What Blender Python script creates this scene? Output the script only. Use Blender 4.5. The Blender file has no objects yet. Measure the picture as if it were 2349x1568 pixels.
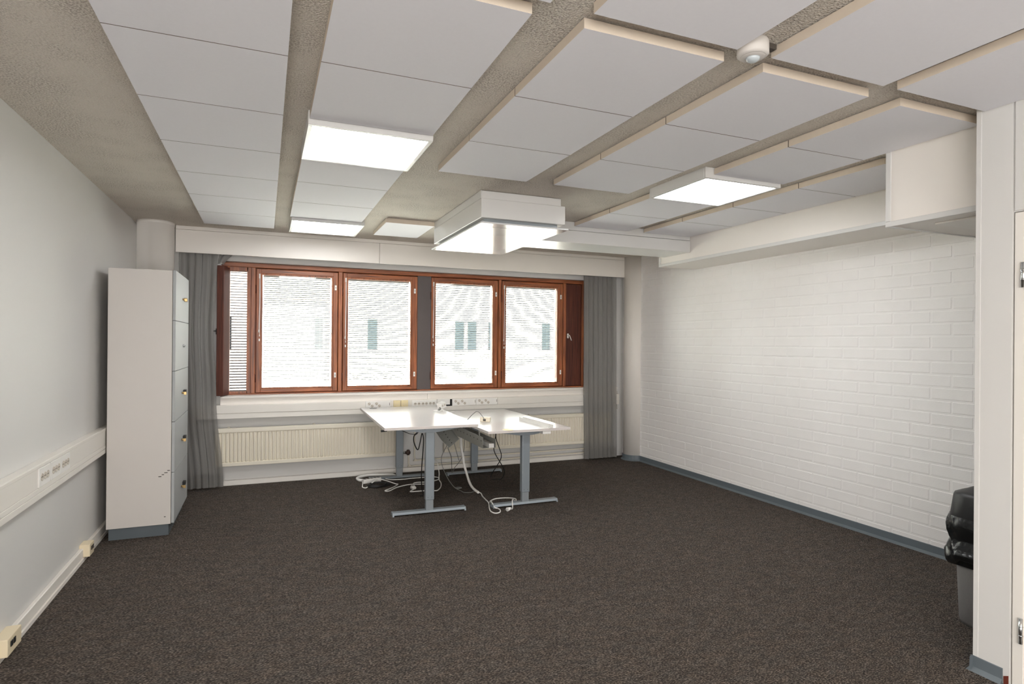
import bpy, bmesh, math, random
from mathutils import Vector, Matrix
random.seed(7)
SC = bpy.context.scene
COL = SC.collection
PI = math.pi

# ------------------------------------------------------------------ camera
F_PX, W_PX = 1370.5, 2349.0
yaw, pitch, roll = math.radians(22.458), math.radians(0.0702), math.radians(0.4612)
fwd = Vector((math.sin(yaw) * math.cos(pitch), math.cos(yaw) * math.cos(pitch), math.sin(pitch)))
rgt = Vector((math.cos(yaw), -math.sin(yaw), 0))
upv = rgt.cross(fwd)
r2 = rgt * math.cos(roll) + upv * math.sin(roll)
u2 = -rgt * math.sin(roll) + upv * math.cos(roll)
cd = bpy.data.cameras.new('camera'); cam = bpy.data.objects.new('camera', cd); COL.objects.link(cam)
cd.sensor_fit = 'HORIZONTAL'; cd.sensor_width = 36.0; cd.lens = 36.0 * F_PX / W_PX
cd.clip_start = 0.05; cd.clip_end = 200
M = Matrix.Identity(4)
for i in range(3):
    M[i][0], M[i][1], M[i][2] = r2[i], u2[i], -fwd[i]
M[2][3] = 1.5
cam.matrix_world = M
SC.camera = cam

# ------------------------------------------------------------------ light and exposure
SC.view_settings.view_transform = 'Standard'
SC.view_settings.look = 'None'
SC.view_settings.gamma = 1.0
SC.view_settings.use_curve_mapping = False
SC.view_settings.exposure = 0.0
SC.cycles.use_denoising = True
SC.cycles.max_bounces = 10
SC.cycles.diffuse_bounces = 6
SC.cycles.transparent_max_bounces = 16
SC.cycles.caustics_reflective = False
SC.cycles.caustics_refractive = False
SC.cycles.sample_clamp_indirect = 12.0

world = bpy.data.worlds.new('overcast_sky'); SC.world = world; world.use_nodes = True
bg = world.node_tree.nodes['Background']
bg.inputs['Color'].default_value = (1.0, 0.985, 0.965, 1)
bg.inputs['Strength'].default_value = 42.0

def area(name, loc, rot, sx, sy, energy=0, color=(1, 1, 1), portal=False):
    l = bpy.data.lights.new(name, 'AREA'); l.shape = 'RECTANGLE'; l.size = sx; l.size_y = sy
    l.energy = energy; l.color = color
    if portal: l.cycles.is_portal = True
    o = bpy.data.objects.new(name, l); COL.objects.link(o); o.location = loc; o.rotation_euler = rot
    return o
# sky portals just outside the four window panes
for xc, w in ((0.33, 0.76), (1.22, 0.76), (2.245, 0.78), (3.145, 0.76)):
    area('sky_portal', (xc, 7.16, 1.6), (-PI / 2, 0, 0), w, 1.26, portal=True)
# fill light added in front of the rear wall, stands for no real source
area('rear_fill_light', (0.2, -3.1, 1.35), (PI / 2, 0, 0), 2.6, 2.2, energy=165, color=(1.0, 0.985, 0.97))
# warm ceiling lamp of the part of the office behind the camera
area('rear_ceiling_lamp', (1.0, -1.6, 2.5), (0, 0, 0), 1.2, 0.6, energy=30, color=(1.0, 0.8, 0.58))
# warm light from the hall behind the camera
area('hall_light', (-0.95, -1.4, 1.35), (PI / 2, 0, math.radians(-58)), 2.2, 1.8, energy=110, color=(1.0, 0.96, 0.92))

# ------------------------------------------------------------------ materials
def newmat(name):
    m = bpy.data.materials.new(name); m.use_nodes = True
    return m, m.node_tree, m.node_tree.nodes['Principled BSDF']
def s2l(r, g, b):
    f = lambda c: ((c / 255) / 12.92) if c / 255 <= 0.04045 else ((c / 255 + 0.055) / 1.055) ** 2.4
    return (f(r), f(g), f(b), 1)
def mat(name, rgb, rough=0.6, metal=0.0, spec=0.5, nscale=0, namp=0.0, bump=0.0, bscale=40, stretch=(1, 1, 1), bdist=0.01):
    m, nt, p = newmat(name)
    c = s2l(*rgb)
    p.inputs['Base Color'].default_value = c
    p.inputs['Roughness'].default_value = rough
    p.inputs['Metallic'].default_value = metal
    p.inputs['Specular IOR Level'].default_value = spec
    if nscale or bump:
        tc = nt.nodes.new('ShaderNodeTexCoord'); mp = nt.nodes.new('ShaderNodeMapping')
        mp.inputs['Scale'].default_value = stretch
        nt.links.new(tc.outputs['Object'], mp.inputs['Vector'])
    if nscale:
        n = nt.nodes.new('ShaderNodeTexNoise'); n.inputs['Scale'].default_value = nscale; n.inputs['Detail'].default_value = 4
        nt.links.new(mp.outputs['Vector'], n.inputs['Vector'])
        mx = nt.nodes.new('ShaderNodeMix'); mx.data_type = 'RGBA'
        mx.inputs[6].default_value = tuple(v * (1 - namp) for v in c[:3]) + (1,)
        mx.inputs[7].default_value = tuple(min(1, v * (1 + namp)) for v in c[:3]) + (1,)
        nt.links.new(n.outputs['Fac'], mx.inputs[0]); nt.links.new(mx.outputs[2], p.inputs['Base Color'])
    if bump:
        n2 = nt.nodes.new('ShaderNodeTexNoise'); n2.inputs['Scale'].default_value = bscale; n2.inputs['Detail'].default_value = 3
        nt.links.new(mp.outputs['Vector'], n2.inputs['Vector'])
        b = nt.nodes.new('ShaderNodeBump'); b.inputs['Strength'].default_value = bump; b.inputs['Distance'].default_value = bdist
        nt.links.new(n2.outputs['Fac'], b.inputs['Height']); nt.links.new(b.outputs['Normal'], p.inputs['Normal'])
    return m

WALL = mat('painted_wall', (212, 211, 209), 0.6, nscale=1.5, namp=0.012, bump=0.06, bscale=160, bdist=0.002)
BRICKM = mat('painted_brick', (242, 240, 239), 0.5, nscale=9, namp=0.025, bump=0.12, bscale=90, bdist=0.003)
BOARD = mat('painted_board', (232, 227, 221), 0.5, nscale=3, namp=0.012, bump=0.03, bscale=120, bdist=0.002)
CASING = mat('painted_casing', (232, 228, 222), 0.4, nscale=3, namp=0.01)
def rough_ceiling():
    m, nt, p = newmat('sprayed_ceiling')
    tc = nt.nodes.new('ShaderNodeTexCoord')
    a = nt.nodes.new('ShaderNodeTexNoise'); a.inputs['Scale'].default_value = 125; a.inputs['Detail'].default_value = 3
    b = nt.nodes.new('ShaderNodeTexNoise'); b.inputs['Scale'].default_value = 3.2; b.inputs['Detail'].default_value = 4
    for n in (a, b): nt.links.new(tc.outputs['Object'], n.inputs['Vector'])
    r1_ = nt.nodes.new('ShaderNodeValToRGB'); r1_.color_ramp.elements[0].position = 0.36; r1_.color_ramp.elements[1].position = 0.60
    r1_.color_ramp.elements[0].color = s2l(168, 158, 146); r1_.color_ramp.elements[1].color = s2l(226, 219, 209)
    r2_ = nt.nodes.new('ShaderNodeValToRGB'); r2_.color_ramp.elements[0].position = 0.42; r2_.color_ramp.elements[1].position = 0.62
    r2_.color_ramp.elements[0].color = (0.15, 0.15, 0.15, 1); r2_.color_ramp.elements[1].color = (0.85, 0.85, 0.85, 1)
    nt.links.new(a.outputs['Fac'], r1_.inputs['Fac']); nt.links.new(b.outputs['Fac'], r2_.inputs['Fac'])
    mx = nt.nodes.new('ShaderNodeMix'); mx.data_type = 'RGBA'; mx.inputs[6].default_value = s2l(216, 208, 197)
    nt.links.new(r2_.outputs['Color'], mx.inputs[0]); nt.links.new(r1_.outputs['Color'], mx.inputs[7]); nt.links.new(mx.outputs[2], p.inputs['Base Color'])
    p.inputs['Roughness'].default_value = 0.9
    bp_ = nt.nodes.new('ShaderNodeBump'); bp_.inputs['Strength'].default_value = 1.0; bp_.inputs['Distance'].default_value = 0.014
    nt.links.new(a.outputs['Fac'], bp_.inputs['Height']); nt.links.new(bp_.outputs['Normal'], p.inputs['Normal'])
    return m
ROUGHC = rough_ceiling()
TILE = mat('acoustic_tile_face', (228, 227, 232), 0.8, nscale=60, namp=0.02, bump=0.05, bscale=300, bdist=0.001)
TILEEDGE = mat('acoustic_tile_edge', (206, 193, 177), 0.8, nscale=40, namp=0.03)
TRUNK = mat('trunking_plastic', (230, 226, 219), 0.45, nscale=3, namp=0.01)
METALW = mat('white_sheet_metal', (212, 211, 209), 0.32, nscale=3, namp=0.01)
GLOSSW = mat('glossy_white_plate', (214, 214, 214), 0.14, nscale=3, namp=0.005)
DIFFUSER = mat('light_diffuser', (240, 240, 238), 0.2, nscale=5, namp=0.004)
_p = DIFFUSER.node_tree.nodes['Principled BSDF']; _p.inputs['Emission Color'].default_value = (1.0, 1.0, 1.0, 1); _p.inputs['Emission Strength'].default_value = 18.0
DESKTOP = mat('white_laminate', (230, 228, 226), 0.2, nscale=4, namp=0.006)
DESKEDGE = mat('laminate_edge', (214, 207, 203), 0.5, nscale=4, namp=0.01)
STEEL = mat('grey_powder_coat', (140, 148, 154), 0.42, metal=0.25, nscale=30, namp=0.03)
STEELD = mat('grey_inner_tube', (150, 156, 160), 0.35, metal=0.3, nscale=30, namp=0.03)
TRAY = mat('galvanised_tray', (186, 187, 181), 0.45, metal=0.2, nscale=14, namp=0.06)
LOCKER = mat('locker_side_laminate', (204, 199, 194), 0.55, nscale=5, namp=0.012)
LOCKDOOR = mat('locker_door_laminate', (166, 169, 170), 0.6, nscale=5, namp=0.008)
GREYPLINTH = mat('grey_plinth', (82, 90, 95), 0.55, nscale=8, namp=0.05)
VINYL = mat('grey_vinyl_skirting', (98, 107, 113), 0.45, nscale=8, namp=0.05)
BLACKP = mat('black_plastic', (24, 25, 27), 0.45, nscale=20, namp=0.1)
BLACKC = mat('black_cable', (18, 18, 19), 0.5, nscale=30, namp=0.1)
BAG = mat('black_bin_bag', (16, 20, 22), 0.2, nscale=12, namp=0.2, bump=0.5, bscale=8, bdist=0.03)
BINGREY = mat('grey_bin_plastic', (108, 106, 105), 0.55, nscale=140, namp=0.12)
WHITEP = mat('white_plastic', (236, 234, 230), 0.35, nscale=10, namp=0.01)
CREAMP = mat('cream_plastic', (228, 214, 184), 0.4, nscale=10, namp=0.02)
YELLOWP = mat('yellowed_plastic', (232, 216, 172), 0.4, nscale=10, namp=0.02)
GREYC = mat('grey_cable', (118, 119, 116), 0.5, nscale=30, namp=0.05)
HOLE = mat('socket_hole', (70, 64, 58), 0.6, nscale=30, namp=0.05)
SOCKM = mat('socket_recess', (204, 196, 184), 0.5, nscale=30, namp=0.03)
CHROME = mat('chromed_metal', (205, 208, 210), 0.2, metal=1.0, nscale=20, namp=0.02)
BRASS = mat('brass_key', (190, 160, 110), 0.3, metal=0.9, nscale=20, namp=0.03)
RADM = mat('radiator_enamel', (226, 219, 203), 0.38, nscale=5, namp=0.01)
MULL = mat('dark_mullion_board', (92, 85, 84), 0.7, nscale=120, namp=0.08)
STAIN = mat('yellow_stain', (232, 216, 160), 0.4, nscale=30, namp=0.1)
DOORW = mat('light_wood_lipping', (226, 186, 140), 0.45, nscale=8, namp=0.06, stretch=(4, 4, 0.4))
SCUFF = mat('brown_scuff', (104, 44, 30), 0.6, nscale=40, namp=0.2)
DARKGAP = mat('dark_void', (30, 29, 28), 0.9, nscale=10, namp=0.1)
ASPHALT = mat('outside_paving', (205, 203, 198), 0.9, nscale=3, namp=0.1)
FACADE = mat('outside_facade', (226, 220, 212), 0.9, nscale=2, namp=0.05)
FACGLASS = mat('outside_window', (40, 46, 50), 0.9, spec=0.0, nscale=2, namp=0.1)
LENS = mat('sensor_lens', (190, 198, 202), 0.15, nscale=60, namp=0.05)

def wood(name, c1, c2, rough=0.4, vertical=True, dark=False):
    m, nt, p = newmat(name)
    tc = nt.nodes.new('ShaderNodeTexCoord'); mp = nt.nodes.new('ShaderNodeMapping')
    mp.inputs['Scale'].default_value = (14, 14, 0.8) if vertical else (0.8, 14, 14)
    nt.links.new(tc.outputs['Object'], mp.inputs['Vector'])
    n = nt.nodes.new('ShaderNodeTexNoise'); n.inputs['Scale'].default_value = 3.0; n.inputs['Detail'].default_value = 6; n.inputs['Distortion'].default_value = 0.8
    nt.links.new(mp.outputs['Vector'], n.inputs['Vector'])
    cr = nt.nodes.new('ShaderNodeValToRGB'); cr.color_ramp.elements[0].color = s2l(*c1); cr.color_ramp.elements[1].color = s2l(*c2)
    cr.color_ramp.elements[0].position = 0.33; cr.color_ramp.elements[1].position = 0.66
    nt.links.new(n.outputs['Fac'], cr.inputs['Fac']); nt.links.new(cr.outputs['Color'], p.inputs['Base Color'])
    p.inputs['Roughness'].default_value = rough
    b = nt.nodes.new('ShaderNodeBump'); b.inputs['Strength'].default_value = 0.1; b.inputs['Distance'].default_value = 0.003
    nt.links.new(n.outputs['Fac'], b.inputs['Height']); nt.links.new(b.outputs['Normal'], p.inputs['Normal'])
    return m
WOODV = wood('stained_pine_upright', (106, 58, 34), (170, 100, 60))
WOODH = wood('stained_pine_rail', (106, 58, 34), (170, 100, 60), vertical=False)
WOODD = wood('dark_stained_panel', (66, 30, 20), (100, 50, 34), rough=0.55)

def carpet():
    m, nt, p = newmat('loop_carpet')
    tc = nt.nodes.new('ShaderNodeTexCoord'); mp = nt.nodes.new('ShaderNodeMapping'); mp.inputs['Scale'].default_value = (0.45, 1.0, 1.0)
    nt.links.new(tc.outputs['Object'], mp.inputs['Vector'])
    n1 = nt.nodes.new('ShaderNodeTexNoise'); n1.inputs['Scale'].default_value = 210; n1.inputs['Detail'].default_value = 3
    n2 = nt.nodes.new('ShaderNodeTexNoise'); n2.inputs['Scale'].default_value = 38; n2.inputs['Detail'].default_value = 3
    n3 = nt.nodes.new('ShaderNodeTexNoise'); n3.inputs['Scale'].default_value = 30; n3.inputs['Detail'].default_value = 2
    for n in (n1, n2, n3): nt.links.new(mp.outputs['Vector'], n.inputs['Vector'])
    cr = nt.nodes.new('ShaderNodeValToRGB')
    e = cr.color_ramp.elements
    e[0].position = 0.32; e[0].color = s2l(28, 25, 23)
    e[1].position = 0.70; e[1].color = s2l(132, 121, 112)
    x = e.new(0.5); x.color = s2l(69, 63, 59)
    ad = nt.nodes.new('ShaderNodeMath'); ad.operation = 'MULTIPLY_ADD'; ad.inputs[1].default_value = 0.86
    nt.links.new(n1.outputs['Fac'], ad.inputs[0])
    s2 = nt.nodes.new('ShaderNodeMath'); s2.operation = 'MULTIPLY'; s2.inputs[1].default_value = 0.14
    nt.links.new(n2.outputs['Fac'], s2.inputs[0]); nt.links.new(s2.outputs[0], ad.inputs[2])
    nt.links.new(ad.outputs[0], cr.inputs['Fac'])
    tint = nt.nodes.new('ShaderNodeMix'); tint.data_type = 'RGBA'; tint.blend_type = 'MULTIPLY'; tint.inputs[0].default_value = 1.0
    tr = nt.nodes.new('ShaderNodeValToRGB'); tr.color_ramp.elements[0].color = (0.92, 0.95, 0.96, 1); tr.color_ramp.elements[1].color = (1.0, 0.96, 0.91, 1)
    tr.color_ramp.elements[0].position = 0.35; tr.color_ramp.elements[1].position = 0.65
    nt.links.new(n3.outputs['Fac'], tr.inputs['Fac'])
    nt.links.new(cr.outputs['Color'], tint.inputs[6]); nt.links.new(tr.outputs['Color'], tint.inputs[7])
    nt.links.new(tint.outputs[2], p.inputs['Base Color'])
    p.inputs['Roughness'].default_value = 0.95; p.inputs['Specular IOR Level'].default_value = 0.15
    b = nt.nodes.new('ShaderNodeBump'); b.inputs['Strength'].default_value = 0.5; b.inputs['Distance'].default_value = 0.004
    nt.links.new(n1.outputs['Fac'], b.inputs['Height']); nt.links.new(b.outputs['Normal'], p.inputs['Normal'])
    return m
CARPET = carpet()

def sheer():
    m, nt, p = newmat('sheer_grey_fabric')
    out = nt.nodes['Material Output']
    tc = nt.nodes.new('ShaderNodeTexCoord'); n = nt.nodes.new('ShaderNodeTexNoise'); n.inputs['Scale'].default_value = 300
    nt.links.new(tc.outputs['Object'], n.inputs['Vector'])
    mx0 = nt.nodes.new('ShaderNodeMix'); mx0.data_type = 'RGBA'
    mx0.inputs[6].default_value = s2l(128, 127, 124); mx0.inputs[7].default_value = s2l(152, 150, 146)
    nt.links.new(n.outputs['Fac'], mx0.inputs[0]); nt.links.new(mx0.outputs[2], p.inputs['Base Color'])
    p.inputs['Roughness'].default_value = 0.8; p.inputs['Specular IOR Level'].default_value = 0.2
    tr = nt.nodes.new('ShaderNodeBsdfTransparent'); tl = nt.nodes.new('ShaderNodeBsdfTranslucent')
    tl.inputs['Color'].default_value = s2l(120, 120, 118)
    a = nt.nodes.new('ShaderNodeMixShader'); a.inputs[0].default_value = 0.25
    nt.links.new(p.outputs[0], a.inputs[1]); nt.links.new(tl.outputs[0], a.inputs[2])
    b = nt.nodes.new('ShaderNodeMixShader'); b.inputs[0].default_value = 0.36
    nt.links.new(a.outputs[0], b.inputs[1]); nt.links.new(tr.outputs[0], b.inputs[2])
    nt.links.new(b.outputs[0], out.inputs['Surface'])
    return m
SHEER = sheer()

def glass():
    m, nt, p = newmat('window_glass')
    out = nt.nodes['Material Output']
    tr = nt.nodes.new('ShaderNodeBsdfTransparent'); tr.inputs['Color'].default_value = (0.95, 0.97, 0.96, 1)
    gl = nt.nodes.new('ShaderNodeBsdfGlossy'); gl.inputs['Roughness'].default_value = 0.02
    fr = nt.nodes.new('ShaderNodeFresnel'); fr.inputs['IOR'].default_value = 1.35
    mx = nt.nodes.new('ShaderNodeMixShader')
    nt.links.new(fr.outputs[0], mx.inputs[0]); nt.links.new(tr.outputs[0], mx.inputs[1]); nt.links.new(gl.outputs[0], mx.inputs[2])
    nt.links.new(mx.outputs[0], out.inputs['Surface'])
    return m
GLASS = glass()

def slatmat():
    m, nt, p = newmat('blind_slat')
    out = nt.nodes['Material Output']
    p.inputs['Base Color'].default_value = s2l(158, 158, 157); p.inputs['Roughness'].default_value = 0.6; p.inputs['Specular IOR Level'].default_value = 0.1
    tl = nt.nodes.new('ShaderNodeBsdfTranslucent'); tl.inputs['Color'].default_value = s2l(158, 158, 157)
    a = nt.nodes.new('ShaderNodeMixShader'); a.inputs[0].default_value = 0.02
    nt.links.new(p.outputs[0], a.inputs[1]); nt.links.new(tl.outputs[0], a.inputs[2])
    nt.links.new(a.outputs[0], out.inputs['Surface'])
    return m
SLAT = slatmat()

# ------------------------------------------------------------------ mesh builder
class MB:
    def __init__(s): s.bm = bmesh.new()
    def box(s, x0, y0, z0, x1, y1, z1, bev=0.0, seg=1, rot=None):
        x0, x1 = min(x0, x1), max(x0, x1); y0, y1 = min(y0, y1), max(y0, y1); z0, z1 = min(z0, z1), max(z0, z1)
        t = bmesh.new()
        vs = [t.verts.new(p) for p in ((x0, y0, z0), (x1, y0, z0), (x1, y1, z0), (x0, y1, z0), (x0, y0, z1), (x1, y0, z1), (x1, y1, z1), (x0, y1, z1))]
        for f in ((0, 3, 2, 1), (4, 5, 6, 7), (0, 1, 5, 4), (1, 2, 6, 5), (2, 3, 7, 6), (3, 0, 4, 7)):
            t.faces.new([vs[i] for i in f])
        if bev > 0:
            bmesh.ops.bevel(t, geom=list(t.edges), offset=bev, segments=seg, profile=0.5, affect='EDGES')
        if rot is not None: bmesh.ops.transform(t, matrix=rot, verts=t.verts)
        s.merge(t); return s
    def merge(s, t):
        me = bpy.data.meshes.new('tmp'); t.to_mesh(me); t.free(); s.bm.from_mesh(me); bpy.data.meshes.remove(me)
    def tube(s, pts, r, n=8, sub=5, closed=False, cap=True, smooth=True):
        P = [Vector(p) for p in pts]
        if sub > 1 and len(P) > 2:
            Q = []
            for i in range(len(P) - 1):
                a = P[max(i - 1, 0)]; b = P[i]; c = P[i + 1]; d = P[min(i + 2, len(P) - 1)]
                for k in range(sub):
                    t = k / sub
                    Q.append(0.5 * ((2 * b) + (c - a) * t + (2 * a - 5 * b + 4 * c - d) * t * t + (-a + 3 * b - 3 * c + d) * t ** 3))
            Q.append(P[-1]); P = Q
        R = r if callable(r) else (lambda t: r)
        rings = []; nrm = None
        for i, p in enumerate(P):
            tg = (P[min(i + 1, len(P) - 1)] - P[max(i - 1, 0)])
            if tg.length < 1e-9: tg = Vector((0, 0, 1))
            tg.normalize()
            if nrm is None:
                nrm = tg.orthogonal().normalized()
            else:
                nrm = (nrm - tg * nrm.dot(tg))
                nrm = nrm.normalized() if nrm.length > 1e-6 else tg.orthogonal().normalized()
            bn = tg.cross(nrm); rr = R(i / max(1, len(P) - 1))
            rings.append([s.bm.verts.new(p + (nrm * math.cos(2 * PI * k / n) + bn * math.sin(2 * PI * k / n)) * rr) for k in range(n)])
        for a, b in zip(rings[:-1], rings[1:]):
            for k in range(n):
                f = s.bm.faces.new((a[k], a[(k + 1) % n], b[(k + 1) % n], b[k])); f.smooth = smooth
        if cap:
            s.bm.faces.new(list(reversed(rings[0]))); s.bm.faces.new(rings[-1])
        return s
    def cyl(s, p0, p1, r, n=20, r1=None):
        return s.tube([p0, p1], (lambda t: r + ((r1 if r1 is not None else r) - r) * t), n=n, sub=1)
    def lathe(s, c, prof, n=28, axis='z'):
        rings = []
        for (r, h) in prof:
            ring = []
            for k in range(n):
                a = 2 * PI * k / n; q = (r * math.cos(a), r * math.sin(a), h)
                if axis == 'y': q = (q[0], q[2], q[1])
                if axis == 'x': q = (q[2], q[0], q[1])
                ring.append(s.bm.verts.new(Vector(c) + Vector(q)))
            rings.append(ring)
        for a, b in zip(rings[:-1], rings[1:]):
            for k in range(n):
                f = s.bm.faces.new((a[k], a[(k + 1) % n], b[(k + 1) % n], b[k])); f.smooth = True
        s.bm.faces.new(list(reversed(rings[0]))); s.bm.faces.new(rings[-1])
        return s
    def prism(s, poly, axis, a0, a1):
        """poly of 2-D points extruded along axis"""
        def P(q, a):
            return {'x': (a, q[0], q[1]), 'y': (q[0], a, q[1]), 'z': (q[0], q[1], a)}[axis]
        A = [s.bm.verts.new(P(q, a0)) for q in poly]; B = [s.bm.verts.new(P(q, a1)) for q in poly]
        s.bm.faces.new(A); s.bm.faces.new(list(reversed(B)))
        n = len(poly)
        for k in range(n): s.bm.faces.new((A[k], B[k], B[(k + 1) % n], A[(k + 1) % n]))
        return s
    def grid(s, rows, smooth=True):
        V = [[s.bm.verts.new(p) for p in row] for row in rows]
        for a, b in zip(V[:-1], V[1:]):
            for k in range(len(a) - 1):
                f = s.bm.faces.new((a[k], a[k + 1], b[k + 1], b[k])); f.smooth = smooth
        return s
    def build(s, name, m, parent=None, label=None):
        bmesh.ops.recalc_face_normals(s.bm, faces=s.bm.faces)
        me = bpy.data.meshes.new(name)
        vs = [v.co for v in s.bm.verts]
        lo = Vector([min(v[i] for v in vs) for i in range(3)]); hi = Vector([max(v[i] for v in vs) for i in range(3)])
        org = Vector(((lo.x + hi.x) / 2, (lo.y + hi.y) / 2, lo.z))
        for v in s.bm.verts: v.co -= org
        s.bm.to_mesh(me); s.bm.free()
        o = bpy.data.objects.new(name, me); COL.objects.link(o)
        pw = Vector((0, 0, 0)); q = parent
        while q is not None: pw += q.location; q = q.parent
        o.location = org - pw
        if parent is not None: o.parent = parent
        me.materials.append(m)
        if label: o['label'] = label
        return o
def tag(o, label, cat, group=None):
    o['label'] = label; o['category'] = cat
    if group: o['group'] = group
    return o
def thing(name, label, cat, loc=(0, 0, 0), group=None):
    o = bpy.data.objects.new(name, None); COL.objects.link(o); o.location = loc; o.empty_display_size = 0.05
    return tag(o, label, cat, group)
def struct(name, mb, m):
    o = mb.build(name, m); o['kind'] = 'structure'; return o
def B(*a, **k): return MB().box(*a, **k)
def copy_tree(o, parent=None):
    c = o.copy(); COL.objects.link(c)
    if parent is not None: c.parent = parent
    for ch in list(o.children): copy_tree(ch, c)
    return c

# ------------------------------------------------------------------ setting
ZC, ZT = 2.622, 2.578
XL, XR, XP, YB, YR = -1.15, 4.446, 3.05, 6.86, -3.2
struct('floor', B(XL - .2, YR - .2, -0.12, XR + .2, 7.06, 0.0), CARPET)
struct('ceiling', B(XL - .2, YR - .2, ZC, XR + .2, 7.1, ZC + 0.15), ROUGHC)
struct('wall_left', B(XL - .15, YR, 0, XL, 7.06, ZC), WALL)
wb = MB()
wb.box(XL, YB, 0, XR, 7.06, 0.90); wb.box(XL, YB, 2.325, XR, 7.06, ZC)
wb.box(XL, YB, 0.90, -0.425, 7.06, 2.325); wb.box(3.90, YB, 0.90, XR, 7.06, 2.325)
struct('wall_back', wb, WALL)
# rear wall behind the camera
wr = MB()
wr.box(XL, YR - .15, 0, XR, YR, 0.8); wr.box(XL, YR - .15, 2.3, XR, YR, ZC)
wr.box(XL, YR - .15, .8, XR, YR, 2.3)
struct('wall_rear', wr, WALL)
# brick wall: real bricks with recessed joints
bw = MB(); bw.box(XR + 0.0024, YR, 0, XR + 0.2, 7.06, ZC)
H, L, J = 0.0915, 0.2855, 0.013
row = 0; z = 0.017 - H
while z < ZC:
    off = 2.976 + (0 if row % 2 == 0 else -L / 2)
    k0 = math.floor((1.0 - off) / L)
    y = off + k0 * L
    while y < 7.05:
        a, b = y + J / 2, min(y + L - J / 2, 7.055); za, zb = max(z + J / 2, 0), min(z + H - J / 2, ZC - .001)
        if b - a > 0.02 and zb - za > 0.01:
            d = random.uniform(-0.0008, 0.0008); e = 0.003; jz = random.uniform(-.001, .001); jy = random.uniform(-.002, .002)
            A = [bw.bm.verts.new((XR + 0.0024, p, q)) for p, q in ((a + jy, za + jz), (b + jy, za + jz), (b + jy, zb + jz), (a + jy, zb + jz))]
            C_ = [bw.bm.verts.new((XR + d, p, q)) for p, q in ((a + e + jy, za + e + jz), (b - e + jy, za + e + jz), (b - e + jy, zb - e + jz), (a + e + jy, zb - e + jz))]
            bw.bm.faces.new(C_)
            for k in range(4): bw.bm.faces.new((A[k], A[(k + 1) % 4], C_[(k + 1) % 4], C_[k]))
        y += L
    z += H; row += 1
struct('wall_right', bw, BRICKM)
# near partition on the right with a door opening
pw = MB()
pw.box(XP, 1.597, 0, XP + .12, 1.742, ZC); pw.box(XP - .004, 1.722, 0.07, XP, 1.742, ZC)
pw.box(XP + .008, 0.62, 2.095, XP + .12, 1.597, ZC); pw.box(XP, 0.62, 2.10, XP + .01, 1.588, ZC)
pw.box(XP, YR, 0, XP + .12, 0.62, ZC)
struct('wall_partition', pw, WALL)
struct('wall_partition_back', B(XP + .12, 1.0, 0, XR, 1.1, ZC), WALL)
dr = B(XP + .006, 1.548, 0, XP + .11, 1.592, 2.092, bev=.003); dr.box(XP + .006, 0.62, 2.04, XP + .11, 1.548, 2.092, bev=.003)
door = struct('door_1', dr, CASING)
lf = B(XP + .02, 0.64, 0.01, XP + .06, 1.540, 2.035, bev=.002).build('door_leaf', WALL, door)
B(XP + .016, 1.540, 0.01, XP + .058, 1.5465, 2.037).build('edge_lipping', DOORW, lf, label='light wood door edge')
for zc in (1.814, 0.262):
    h = MB(); h.cyl((XP + .002, 1.557, zc - .055), (XP + .002, 1.557, zc + .055), 0.008, 14)
    for q in (-.02, .02): h.cyl((XP + .002, 1.557, zc + q - .002), (XP + .002, 1.557, zc + q + .002), 0.0095, 14)
    h.build('hinge', CHROME, door, label='chrome door hinge')
# skirtings
bl = MB(); bl.box(XL, YR, 0.022, -1.125, 6.4, 0.085, bev=.004); bl.box(XL, YR, 0, -1.118, 6.4, 0.022)
struct('baseboard_left', bl, TRUNK)
bk = MB(); bk.box(-0.80, 6.812, 0, 4.33, YB, 0.052, bev=.004)
struct('baseboard_back', bk, CASING)
bp = MB()
bp.prism([(XP, 0.068), (XP - .004, 0.066), (XP - .006, 0.02), (XP - .022, 0.0), (XP, 0.0)], 'y', 1.622, 1.752)
bp.prism([(1.742, 0.068), (1.746, 0.066), (1.748, 0.02), (1.764, 0.0), (1.742, 0.0)], 'x', XP - .02, XP + .12)
struct('baseboard_partition', bp, VINYL)
br = MB()
br.prism([(XR + .004, 0.07), (XR - .006, 0.068), (XR - .008, 0.018), (XR - .024, 0.0), (XR + .004, 0.0)], 'y', 1.1, 6.46)
br.prism([(XR + .004, 0.07), (XR - .006, 0.068), (XR - .008, 0.018), (XR - .024, 0.0), (XR + .004, 0.0)], 'y', 6.72, 6.82)
CX, CY, CR = 4.467, 6.590, 0.150
for k in range(14):   # skirting that wraps the round column
    a0 = PI * (0.44 + 1.12 * k / 14); a1 = PI * (0.44 + 1.12 * (k + 1) / 14)
    ring = []
    for a in (a0, a1):
        ring.append([br.bm.verts.new((CX + math.cos(a) * r, CY + math.sin(a) * r, zz)) for r, zz in ((CR + .001, .07), (CR + .008, .068), (CR + .010, .018), (CR + .026, 0.0), (CR + .001, 0.0))])
    for q in range(5): br.bm.faces.new((ring[0][q], ring[0][(q + 1) % 5], ring[1][(q + 1) % 5], ring[1][q]))
struct('baseboard_right', br, VINYL)

# round columns
o = MB().lathe((CX, CY, 0.0), [(CR, 0.0), (CR, ZC)], n=48).build('column', BOARD)
tag(o, 'white round column half sunk into the brick wall at right', 'column')
o = MB().lathe((-0.969, 6.56, 0.0), [(0.155, 0.0), (0.155, ZC - .03), (0.158, ZC - .03), (0.158, ZC)], n=48).build('column', BOARD)
tag(o, 'white round column standing behind the locker cabinet', 'column')

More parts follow.
